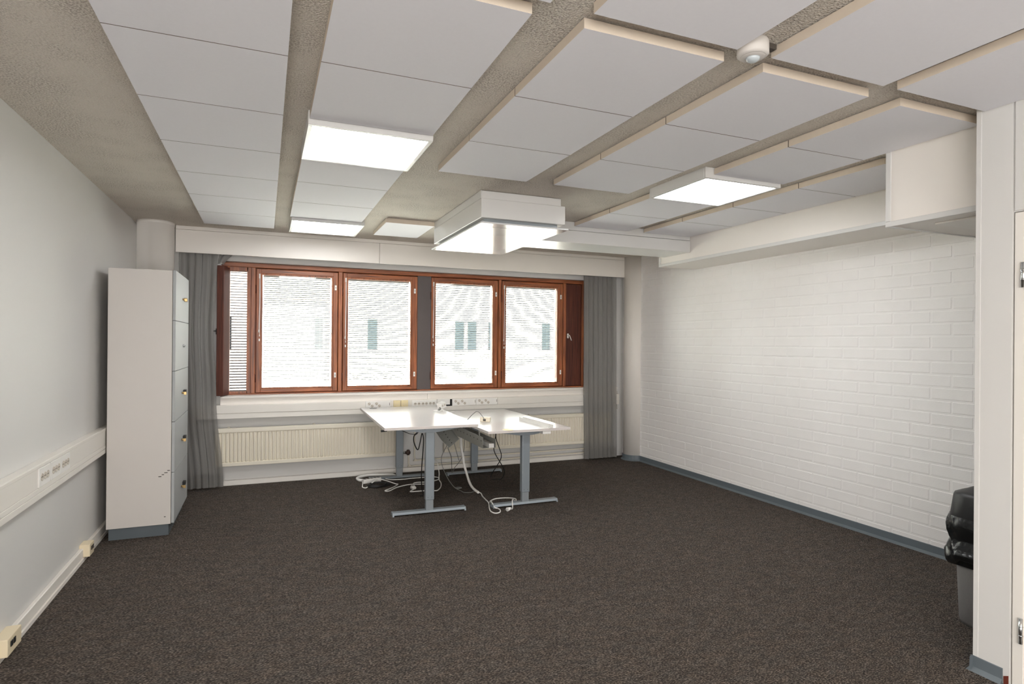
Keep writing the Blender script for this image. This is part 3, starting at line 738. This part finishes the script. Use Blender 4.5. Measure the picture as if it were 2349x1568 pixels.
# ------------------------------------------------------------------ locker cabinet
t = thing('locker_cabinet', 'tall white locker cabinet with five doors and grey plinth by the left wall', 'cabinet', (-0.86, 5.67, 0.0))
B(-1.082, 5.250, 0.086, -0.661, 6.085, 2.035, bev=.002).build('body', LOCKER, t)
B(-1.068, 5.262, 0.0, -0.676, 6.07, 0.086).build('plinth', GREYPLINTH, t, label='dark grey plinth')
for k in range(5):
    z1 = 2.037 - k * 0.3895; z0 = z1 - 0.386; tilt = 0.0
    d = B(-0.658, 5.248, z0, -0.638, 6.083, z1, bev=.0015).build('door', LOCKDOOR, t)
    zc = z0 + 0.190
    if k != 1:
        h = MB(); h.box(-0.640, 5.745, zc - .014, -0.616, 5.812, zc + .016, bev=.003); h.build('lock', BLACKP, d, label='black latch')
        h = MB(); h.cyl((-0.638, 5.66, zc - .002), (-0.624, 5.66, zc - .002), .008, 12); h.box(-.624, 5.656, zc - .018, -.604, 5.664, zc + .006, bev=.001); h.build('key', BRASS, d, label='brass key')
    else:
        h = MB(); h.cyl((-0.638, 5.70, zc), (-0.626, 5.70, zc), .012, 14); h.box(-.638, 5.74, zc - .004, -.63, 5.81, zc + .003, bev=.001); h.build('latch', CHROME, d, label='steel latch without a lock')
sc = MB()
for q in ((-0.735, 0.455, 0.02), (-0.715, 0.468, 0.016), (-0.695, 0.482, 0.022), (-0.677, 0.498, 0.018), (-0.70, 0.145, 0.012)):
    sc.box(q[0] - q[2] / 2, 5.2488, q[1] - .003, q[0] + q[2] / 2, 5.2505, q[1] + .003, bev=.0006)
sc.build('scuff_mark', HOLE, t, label='dark scuff marks')

# ------------------------------------------------------------------ desks
def desk(cx, cy, rot, z, w, l, label, variant):
    t = thing('standing_desk', label, 'desk', (0, 0, 0), 'height adjustable desks')
    th = 0.024; hw, hl = w / 2, l / 2
    B(-hw, -hl, z - th, hw, hl, z, bev=.0015).build('tabletop', DESKTOP, t)
    e = MB()
    e.box(-hw - .0012, -hl - .0012, z - th + .001, hw + .0012, -hl, z - .001); e.box(-hw - .0012, hl, z - th + .001, hw + .0012, hl + .0012, z - .001)
    e.box(-hw - .0012, -hl, z - th + .001, -hw, hl, z - .001); e.box(hw, -hl, z - th + .001, hw + .0012, hl, z - .001)
    e.build('edge_band', DESKEDGE, t)
    b = z - th
    for sy in (-1, 1):
        yl = sy * 0.705
        lg = MB(); lg.box(-.039, yl - .028, 0.115, .039, yl + .028, b - .040, bev=.006, seg=2)
        leg = lg.build('leg', STEEL, t)
        B(-.034, yl - .023, 0.026, .034, yl + .023, 0.135, bev=.005, seg=2).build('inner_tube', STEELD, leg)
        dots = MB()
        for q in (-.018, .018): dots.lathe((q, yl - .0285, 0.14), [(.0025, 0), (.0025, .001)], n=8, axis='y')
        dots.build('screw', BLACKP, leg)
        f = MB(); f.prism([(yl - .042, 0.012), (yl - .030, 0.030), (yl + .030, 0.030), (yl + .042, 0.012)], 'x', -.315, .315)
        foot = f.build('foot', STEEL, t)
        ec = MB()
        for sx in (-1, 1):
            ec.prism([(yl - .045, 0.0), (yl - .032, 0.031), (yl + .032, 0.031), (yl + .045, 0.0)], 'x', sx * .313, sx * .327)
        ec.build('end_cap', STEEL, foot)
        br_ = MB(); br_.prism([(-.30, b), (.30, b), (.30, b - .006), (.07, b - .042), (-.07, b - .042), (-.30, b - .006)], 'y', yl - .03, yl + .03)
        br_.build('support_bracket', STEEL, t)
        sm = MB()
        for q in (-.05, .03): sm.lathe((q, yl - .0315, b - .012), [(.005, 0), (.005, .002)], n=8, axis='y')
        sm.build('bolt', CHROME, t)
    fr_ = MB(); fr_.box(-.06, -.68, b - .035, -.02, .68, b - .003, bev=.003); fr_.box(.02, -.68, b - .035, .06, .68, b - .003, bev=.003)
    fr_.build('crossbar', STEEL, t)
    g = MB().lathe((-.285 if variant == 0 else -.27, .72 if variant == 0 else .71, z - .004), [(.040, 0), (.040, .006), (.032, .008)], n=28)
    g.build('grommet', GREYC if variant == 0 else WHITEP, t)
    if variant == 0:
        st_ = MB().lathe((-.32, -.62, z - .001), [(.055, 0), (.05, .0016), (.03, .0018)], n=24); st_.build('stain', STAIN, t, label='faint yellow stain')
        h = MB(); h.cyl((-.375, -.70, b - .014), (-.425, -.72, b - .014), .009, 12); h.build('crank_socket', BLACKP, t)
    else:
        st_ = MB().lathe((-.205, -.78, z - .001), [(.055, 0), (.05, .0016), (.03, .0018)], n=24); st_.build('stain', STAIN, t, label='yellow stain at the front edge')
        h = MB(); h.box(.13, -.815, b - .030, .215, -.74, b, bev=.004, seg=2); h.build('control_box', WHITEP, t, label='white control handset')
    t.location = (cx, cy, 0); t.rotation_euler = (0, 0, math.radians(rot))
    return t
dA = desk(1.362, 5.845, -1.2, 0.775, 0.822, 1.63, 'left standing desk, higher white top, grey T legs', 0)
dB = desk(2.238, 5.80, 0.6, 0.712, 0.822, 1.65, 'right standing desk, lower white top, grey T legs', 1)

# cable trays below the desks
def plate_holes(mb, pts): pass
t = thing('cable_tray', 'perforated metal cable tray hanging tilted under the left desk', 'cable tray', (1.62, 5.75, 0.48))
def slab(mb, a, b, c, th=.002):
    a, b, c = Vector(a), Vector(b), Vector(c); d = a + (c - b); n = (b - a).cross(c - b).normalized() * th
    lo = [mb.bm.verts.new(v) for v in (a, b, c, d)]; hi = [mb.bm.verts.new(v + n) for v in (a, b, c, d)]
    mb.bm.faces.new(lo); mb.bm.faces.new(list(reversed(hi)))
    for k in range(4): mb.bm.faces.new((lo[k], hi[k], hi[(k + 1) % 4], lo[(k + 1) % 4]))
tr = MB()
a_, b_, c_ = (1.635, 5.50, 0.492), (1.735, 5.50, 0.572), (1.745, 6.20, 0.735)
slab(tr, a_, b_, c_); slab(tr, a_, (1.565, 5.50, 0.560), (1.575, 6.20, 0.720)); slab(tr, b_, (1.715, 5.50, 0.60), (1.725, 6.20, 0.74))
tr.build('tray_sheet', TRAY, t)
for s_i in range(2):
    hh = MB()
    P0, U, V_ = (Vector(a_), (Vector(b_) - Vector(a_)), (Vector(c_) - Vector(b_))) if s_i == 0 else (Vector(a_), Vector((1.565, 5.50, 0.560)) - Vector(a_), Vector((0.010, 0.70, 0.16)))
    N = U.cross(V_).normalized()
    if N.y > 0: N = -N
    for k in range(9):
        c = P0 + U * (0.35 if s_i == 0 else 0.3) + V_ * (0.06 + 0.1 * k) + N * .0022
        hh.tube([c, c + N * .0015], .006, n=10, sub=1)
    hh.build('perforation', DARKGAP if s_i == 0 else WHITEP, t)
t = thing('cable_tray', 'perforated metal cable tray fixed under the left edge of the right desk', 'cable tray', (1.93, 5.6, 0.52))
tr = MB()
tr.box(1.868, 5.205, 0.522, 1.870, 6.30, 0.625); tr.box(1.868, 5.205, 0.520, 1.995, 6.30, 0.522); tr.box(1.993, 5.205, 0.522, 1.995, 6.30, 0.60)
for yy_ in (5.3, 6.2): tr.box(1.868, yy_, 0.62, 1.872, yy_ + .03, 0.688)
tr.build('tray_sheet', TRAY, t)
hh = MB()
for k in range(10): hh.lathe((1.8665, 5.25 + .105 * k, 0.585), [(.006, 0), (.006, .0012)], n=10, axis='x')
hh.build('perforation', DARKGAP, t)
t = thing('power_strip', 'white power strip lying in the tray of the right desk', 'power strip', (1.95, 5.5, 0.523))
B(1.925, 5.19, 0.523, 1.975, 5.75, 0.565, bev=.005, seg=2).build('body', WHITEP, t)
for k in range(6):
    MB().lathe((1.95, 5.25 + .085 * k, 0.5645), [(.019, 0), (.019, .0015)], n=18).build('outlet', SOCKM, t)

# ------------------------------------------------------------------ things on the desks
t = thing('power_tower', 'white cube multi-socket on a clamp at the right edge of the left desk', 'multi-socket', (1.735, 6.20, 0.775))
rm = Matrix.Translation((1.752, 6.20, 0.822)) @ Matrix.Rotation(math.radians(25), 4, 'Z') @ Matrix.Rotation(math.radians(-16), 4, 'Y')
B(-.036, -.036, -.028, .036, .036, .034, bev=.006, seg=2, rot=rm).build('socket_cube', WHITEP, t)
for q in (-.016, .016):
    hh = MB().lathe((q, -.0375, 0.006), [(.011, 0), (.011, .0018)], n=14, axis='y'); bmesh.ops.transform(hh.bm, matrix=rm, verts=hh.bm.verts); hh.build('outlet', SOCKM, t)
MB().tube([(1.735, 6.185, 0.80), (1.715, 6.15, 0.788), (1.70, 6.12, 0.780)], .012, n=12).build('stem', GREYC, t)
MB().lathe((1.690, 6.12, 0.775), [(.052, 0), (.052, .003), (.04, .004)], n=26).build('base', WHITEP, t)
t = thing('junction_box', 'small cream box with a grey cable lying on the right desk', 'box', (2.03, 5.60, 0.712))
rm = Matrix.Translation((2.035, 5.60, 0.712)) @ Matrix.Rotation(math.radians(-28), 4, 'Z')
B(-.052, -.03, 0.0, .052, .03, .046, bev=.008, seg=2, rot=rm).build('body', mat('pale_cream_plastic', (236, 226, 206), 0.4, nscale=10, namp=0.02), t, label='cream box')
B(-.02, -.032, 0.010, .008, -.029, .030, bev=.001, rot=rm).build('socket_recess', HOLE, t)
MB().tube([(2.015, 5.565, 0.733), (1.995, 5.59, 0.775), (1.965, 5.64, 0.812), (1.935, 5.67, 0.79), (1.90, 5.70, 0.745), (1.878, 5.715, 0.717)], .0032, n=8).build('lead', GREYC, t, label='grey lead arching from the box')
t = thing('cable_channel', 'short white plastic channel lying on the right desk', 'channel', (2.44, 5.28, 0.712))
rm = Matrix.Translation((2.44, 5.29, 0.712)) @ Matrix.Rotation(math.radians(2.5), 4, 'Z')
m_ = MB(); m_.box(-.022, -.32, 0.0, .022, .32, .003, rot=rm); m_.box(-.022, -.32, 0.003, -.020, .32, .030, rot=rm); m_.box(.020, -.32, 0.003, .022, .32, .030, rot=rm)
m_.build('profile', WHITEP, t)

# ------------------------------------------------------------------ cables on and above the floor
def cable(name, label, cat, pts, r, m, group=None, n=8):
    return tag(MB().tube(pts, r, n=n, sub=6).build(name, m), label, cat, group)
cable('cable_hose', 'thick white cable hose lying curved at the foot of the left desk', 'hose', [(1.345, 6.60, .017), (1.32, 6.66, .017), (1.26, 6.70, .017), (1.113, 6.735, .017), (1.024, 6.72, .017), (.958, 6.66, .017), (.935, 6.61, .017), (.945, 6.535, .017), (.996, 6.49, .017)], .0165, WHITEP, n=12)
t = thing('power_strip', 'white power strip lying on the floor inside the curved hose', 'power strip', (1.06, 6.56, 0.0))
rm = Matrix.Translation((1.062, 6.455, 0)) @ Matrix.Rotation(math.radians(16), 4, 'Z')
B(-.100, -.028, 0.0, .100, .028, .045, bev=.006, seg=2, rot=rm).build('body', WHITEP, t)
for k in range(5):
    hh = MB().lathe((-.076 + .038 * k, 0, .0445), [(.015, 0), (.019, .0015)], n=16); bmesh.ops.transform(hh.bm, matrix=rm, verts=hh.bm.verts); hh.build('outlet', HOLE, t)
cable('power_cable', 'white cable running from the floor power strip and looping behind the near leg', 'cable', [(1.20, 6.55, .02), (1.261, 6.483, .008), (1.40, 6.46, .006), (1.48, 6.47, .006), (1.61, 6.47, .006), (1.731, 6.455, .006), (1.782, 6.40, .006), (1.773, 6.354, .006), (1.724, 6.288, .006), (1.60, 6.25, .006), (1.50, 6.26, .006), (1.456, 6.217, .006), (1.445, 6.10, .006)], .0055, WHITEP, 'white cables under the left desk')
cable('power_cable', 'white cable zigzagging in loose loops on the carpet over the black coil', 'cable', [(.965, 6.41, .02), (.943, 6.303, .006), (.938, 6.24, .006), (.972, 6.216, .006), (1.03, 6.345, .012), (1.049, 6.318, .03), (1.112, 6.404, .04), (1.176, 6.40, .03), (1.229, 6.348, .018), (1.283, 6.273, .006), (1.299, 6.245, .006), (1.226, 6.133, .006), (1.125, 6.025, .006), (1.163, 6.002, .006), (1.255, 6.11, .006), (1.35, 6.174, .006), (1.433, 6.195, .006), (1.60, 6.15, .006)], .0055, WHITEP, 'white cables under the left desk')
t = thing('power_cable', 'white cable with a round plug dropping behind the near leg of the left desk', 'cable', (1.6, 6.0, 0.0), 'white cables under the left desk')
MB().tube([(1.60, 6.42, .73), (1.66, 6.40, .45), (1.717, 6.35, .242), (1.73, 6.275, .20), (1.742, 6.24, .10), (1.75, 6.27, .02), (1.738, 6.146, .006), (1.684, 5.97, .006), (1.623, 5.86, .006), (1.59, 5.85, .006), (1.521, 5.883, .006), (1.369, 5.893, .006), (1.36, 5.915, .007), (1.397, 5.953, .012), (1.423, 5.99, .014)], .0055, n=8, sub=6).build('lead', WHITEP, t)
MB().tube([(1.423, 5.985, .017), (1.395, 6.03, .017)], lambda q: .014 + .006 * q, n=14, sub=1).build('plug', WHITEP, t)
cc = []
for k in range(90):
    a = k / 90 * 2 * PI * 5.5
    r_ = 0.07 + .035 * math.sin(k * .37)
    cc.append((1.12 + r_ * 1.35 * math.cos(a), 6.245 + r_ * math.sin(a), .006 + .018 * abs(math.sin(k * .21))))
tag(MB().tube(cc, .005, n=6, sub=2).build('cable_coil', BLACKC), 'coil of black cable heaped on the carpet before the power strip', 'cable')
cable('data_cable', 'grey cable sweeping from the tilted tray down across the carpet', 'cable', [(1.682, 5.70, .50), (1.636, 5.75, .38), (1.63, 5.75, .307), (1.656, 5.75, .221), (1.728, 5.8, .101), (1.80, 5.84, .02), (1.835, 5.76, .005), (1.846, 5.687, .005), (1.904, 5.66, .005), (1.955, 5.69, .005)], .0035, GREYC, 'grey cables between the desks')
cable('data_cable', 'grey cable hanging from the tilted tray to the far foot of the right desk', 'cable', [(1.69, 5.72, .50), (1.712, 5.80, .43), (1.795, 5.973, .312), (1.869, 6.197, .181), (1.935, 6.40, .045)], .0035, GREYC, 'grey cables between the desks')
cable('data_cable', 'short grey cable end hanging in mid-air right of the tilted tray', 'cable', [(1.735, 5.72, .575), (1.761, 5.75, .488), (1.792, 5.765, .386), (1.821, 5.78, .307)], .0035, GREYC, 'grey cables between the desks')
cable('data_cable', 'grey cable hanging from the right desk beside the white spiral sleeve', 'cable', [(1.985, 6.08, .64), (1.996, 6.1, .583), (2.0, 6.153, .497), (2.012, 6.207, .355), (2.009, 6.26, .252), (1.984, 6.313, .171), (1.96, 6.367, .115), (1.944, 6.41, .05)], .0035, GREYC, 'grey cables between the desks')
t = thing('cable_sleeve', 'white spiral cable sleeve descending from the right desk, plugged cord at its end', 'cable sleeve', (1.95, 5.6, 0.0))
sp = [(1.955, 6.12, .66), (1.942, 6.1, .514), (1.935, 6.062, .384), (1.941, 6.025, .299), (1.943, 5.988, .215), (1.955, 5.93, .125), (1.95, 5.82, .06), (1.955, 5.72, .025), (1.967, 5.60, .014)]
MB().tube(sp, lambda q: .0122 + (.0012 if int(q * 90) % 2 else 0), n=12, sub=10).build('spiral_wrap', WHITEP, t)
MB().tube([(1.967, 5.605, .014), (1.985, 5.575, .010), (1.966, 5.479, .006), (1.952, 5.351, .006), (1.938, 5.229, .006), (1.881, 5.051, .006), (1.86, 4.955, .006), (1.876, 4.891, .006), (1.921, 4.903, .006), (1.951, 4.965, .006), (1.952, 5.03, .006), (1.932, 5.045, .010), (1.925, 5.10, .038), (1.935, 5.16, .038), (1.945, 5.206, .012), (1.977, 5.285, .006), (2.046, 5.34, .006), (2.125, 5.346, .006), (2.197, 5.319, .006), (2.228, 5.268, .006), (2.200, 5.20, .006), (2.150, 5.15, .036), (2.118, 5.085, .036), (2.093, 5.02, .008), (2.064, 4.96, .008), (2.045, 4.95, .012)], .0055, n=8, sub=6).build('cord', WHITEP, t)
pg = MB().tube([(2.05, 4.955, .016), (2.005, 4.93, .016)], lambda q: .011 + .007 * q, n=12, sub=1).build('plug', WHITEP, t)
pp = MB()
for q in (-.009, .009): pp.cyl((2.005 - q * .4, 4.93 + q * .8, .016), (1.985 - q * .4, 4.919 + q * .8, .016), .0024, 8)
pp.build('plug_pin', CHROME, pg)
cable('power_cable', 'black cable looping down from the tray of the right desk, right strand', 'cable', [(2.02, 5.26, .68), (2.03, 5.3, .614), (2.026, 5.337, .509), (2.056, 5.375, .431), (2.123, 5.412, .337), (2.177, 5.45, .26), (2.195, 5.488, .203), (2.181, 5.525, .148), (2.144, 5.562, .14), (2.112, 5.6, .128)], .0042, BLACKC, 'black cables under the right desk')
cable('power_cable', 'black cable looping down from the tray of the right desk, left strand', 'cable', [(2.025, 5.27, .68), (2.033, 5.3, .596), (2.091, 5.35, .48), (2.129, 5.4, .41), (2.137, 5.45, .347), (2.105, 5.5, .261), (2.087, 5.55, .198), (2.099, 5.6, .154)], .0042, BLACKC, 'black cables under the right desk')
cable('power_cable', 'black cable looped under the left desk and reaching the carpet', 'cable', [(1.33, 5.41, .735), (1.302, 5.4, .668), (1.271, 5.41, .637), (1.274, 5.42, .574), (1.311, 5.43, .505), (1.336, 5.44, .573), (1.355, 5.45, .65), (1.372, 5.46, .596), (1.378, 5.50, .47), (1.385, 5.56, .355), (1.395, 5.62, .22), (1.42, 5.70, .08), (1.438, 5.72, .01), (1.404, 5.699, .006)], .005, BLACKC)
cable('data_cable', 'thin dark cable sagging along the underside of the left desk', 'cable', [(1.15, 6.02, .745), (1.207, 5.9, .655), (1.248, 5.75, .634), (1.278, 5.6, .629), (1.297, 5.45, .653), (1.31, 5.40, .735)], .003, BLACKC)
o = MB().lathe((1.853, 5.892, 0.0), [(.034, 0), (.033, .006), (.026, .009)], n=28).build('grommet_cap', GREYC)
tag(o, 'round grey grommet cap lying on the carpet between the desks', 'cap')

# ------------------------------------------------------------------ waste bin
t = thing('waste_bin', 'grey waste bin with black lid and bin bag, half hidden by the near partition', 'bin', (3.662, 1.965, 0.0))
def rrect(cx, cy, hx, hy, r, z, n=6):
    out = []
    for (sx, sy, a0) in ((1, 1, 0), (-1, 1, PI / 2), (-1, -1, PI), (1, -1, 1.5 * PI)):
        for k in range(n + 1):
            a = a0 + PI / 2 * k / n
            out.append((cx + sx * (hx - r) + r * math.cos(a), cy + sy * (hy - r) + r * math.sin(a), z))
    return out
def loft(rings, closed_top=True):
    m_ = MB(); V = [[m_.bm.verts.new(p) for p in r] for r in rings]
    for a, b in zip(V[:-1], V[1:]):
        for k in range(len(a)):
            f = m_.bm.faces.new((a[k], a[(k + 1) % len(a)], b[(k + 1) % len(a)], b[k])); f.smooth = True
    m_.bm.faces.new(list(reversed(V[0])))
    if closed_top: m_.bm.faces.new(V[-1])
    return m_
bx, by = 3.662, 1.965
loft([rrect(bx, by, .168, .138, .095, 0), rrect(bx, by, .172, .142, .095, .02), rrect(bx, by, .190, .160, .10, .56)]).build('bin_body', BINGREY, t, label='grey plastic bin body')
rings = []
rb = random.Random(4)
for k in range(19):
    f_ = k / 18; z_ = .335 + .245 * f_
    puff = .014 + .013 * abs(math.sin(f_ * PI * 1.7 + .55)) + (.006 if 0 < k < 4 else 0)
    base = rrect(bx, by, .188 + puff, .158 + puff, .105, z_, n=11)
    rings.append([(x + (x - bx) * .04 * math.sin(i * 1.1 + k * .7) * math.sin(i * .37 + 1.3 * f_), y + (y - by) * .04 * math.sin(i * .8 + k * .55), z + (1 - f_) * (.016 * math.sin(i * .55 + .6) + .008 * math.sin(i * 1.7))) for i, (x, y, z) in enumerate(base)])
loft(rings, False).build('bin_bag', BAG, t, label='shiny black bin bag folded over the rim')
loft([rrect(bx, by, .206, .176, .10, .53), rrect(bx, by, .208, .178, .10, .55), rrect(bx, by, .194, .164, .10, .690), rrect(bx, by, .190, .160, .10, .702), rrect(bx, by, .165, .135, .09, .715), rrect(bx, by, .158, .128, .085, .716), rrect(bx, by, .10, .08, .06, .745), rrect(bx, by, .03, .025, .02, .752)]).build('lid', BLACKP, t, label='black swing lid')

# small marks on the partition
mk = MB()
for (yy_, zz, a, b) in ((1.690, 0.058, .004, .007), (1.655, 0.062, .005, .009), (1.668, 0.05, .003, .004)):
    mk.lathe((XP - .0012, yy_, zz), [(a, 0), (b * .7, .0008), (a * .6, .0012)], n=10, axis='x')
mk.prism([(1.600, 0.0), (1.618, 0.0), (1.619, 0.035), (1.600, 0.045)], 'x', XP - .002, XP + .001)
ws = [o for o in bpy.data.objects if o.name == 'wall_partition'][0]
mk.build('scuff_mark', SCUFF, ws, label='reddish brown scuffs')

# ------------------------------------------------------------------ outside
g = MB(); g.box(-40, 7.3, -3.2, 60, 60, -3.0); struct('ground', g, ASPHALT)
t = thing('neighbour_building', 'pale building across the yard, faint behind the blinds', 'building', (12, 27, -3.0))
B(-14, 26, -3.0, 40, 36, 5.2).build('facade', FACADE, t)
for k in range(9):
    x = (-6.5, -1.55, 1.9, 4.05, 7.95, 8.55, 9.55, 12.3, 18.0)[k]
    B(x, 25.94, 1.15, x + (0.32 if k < 3 else 0.42), 26.02, 2.45).build('window', FACGLASS, t)
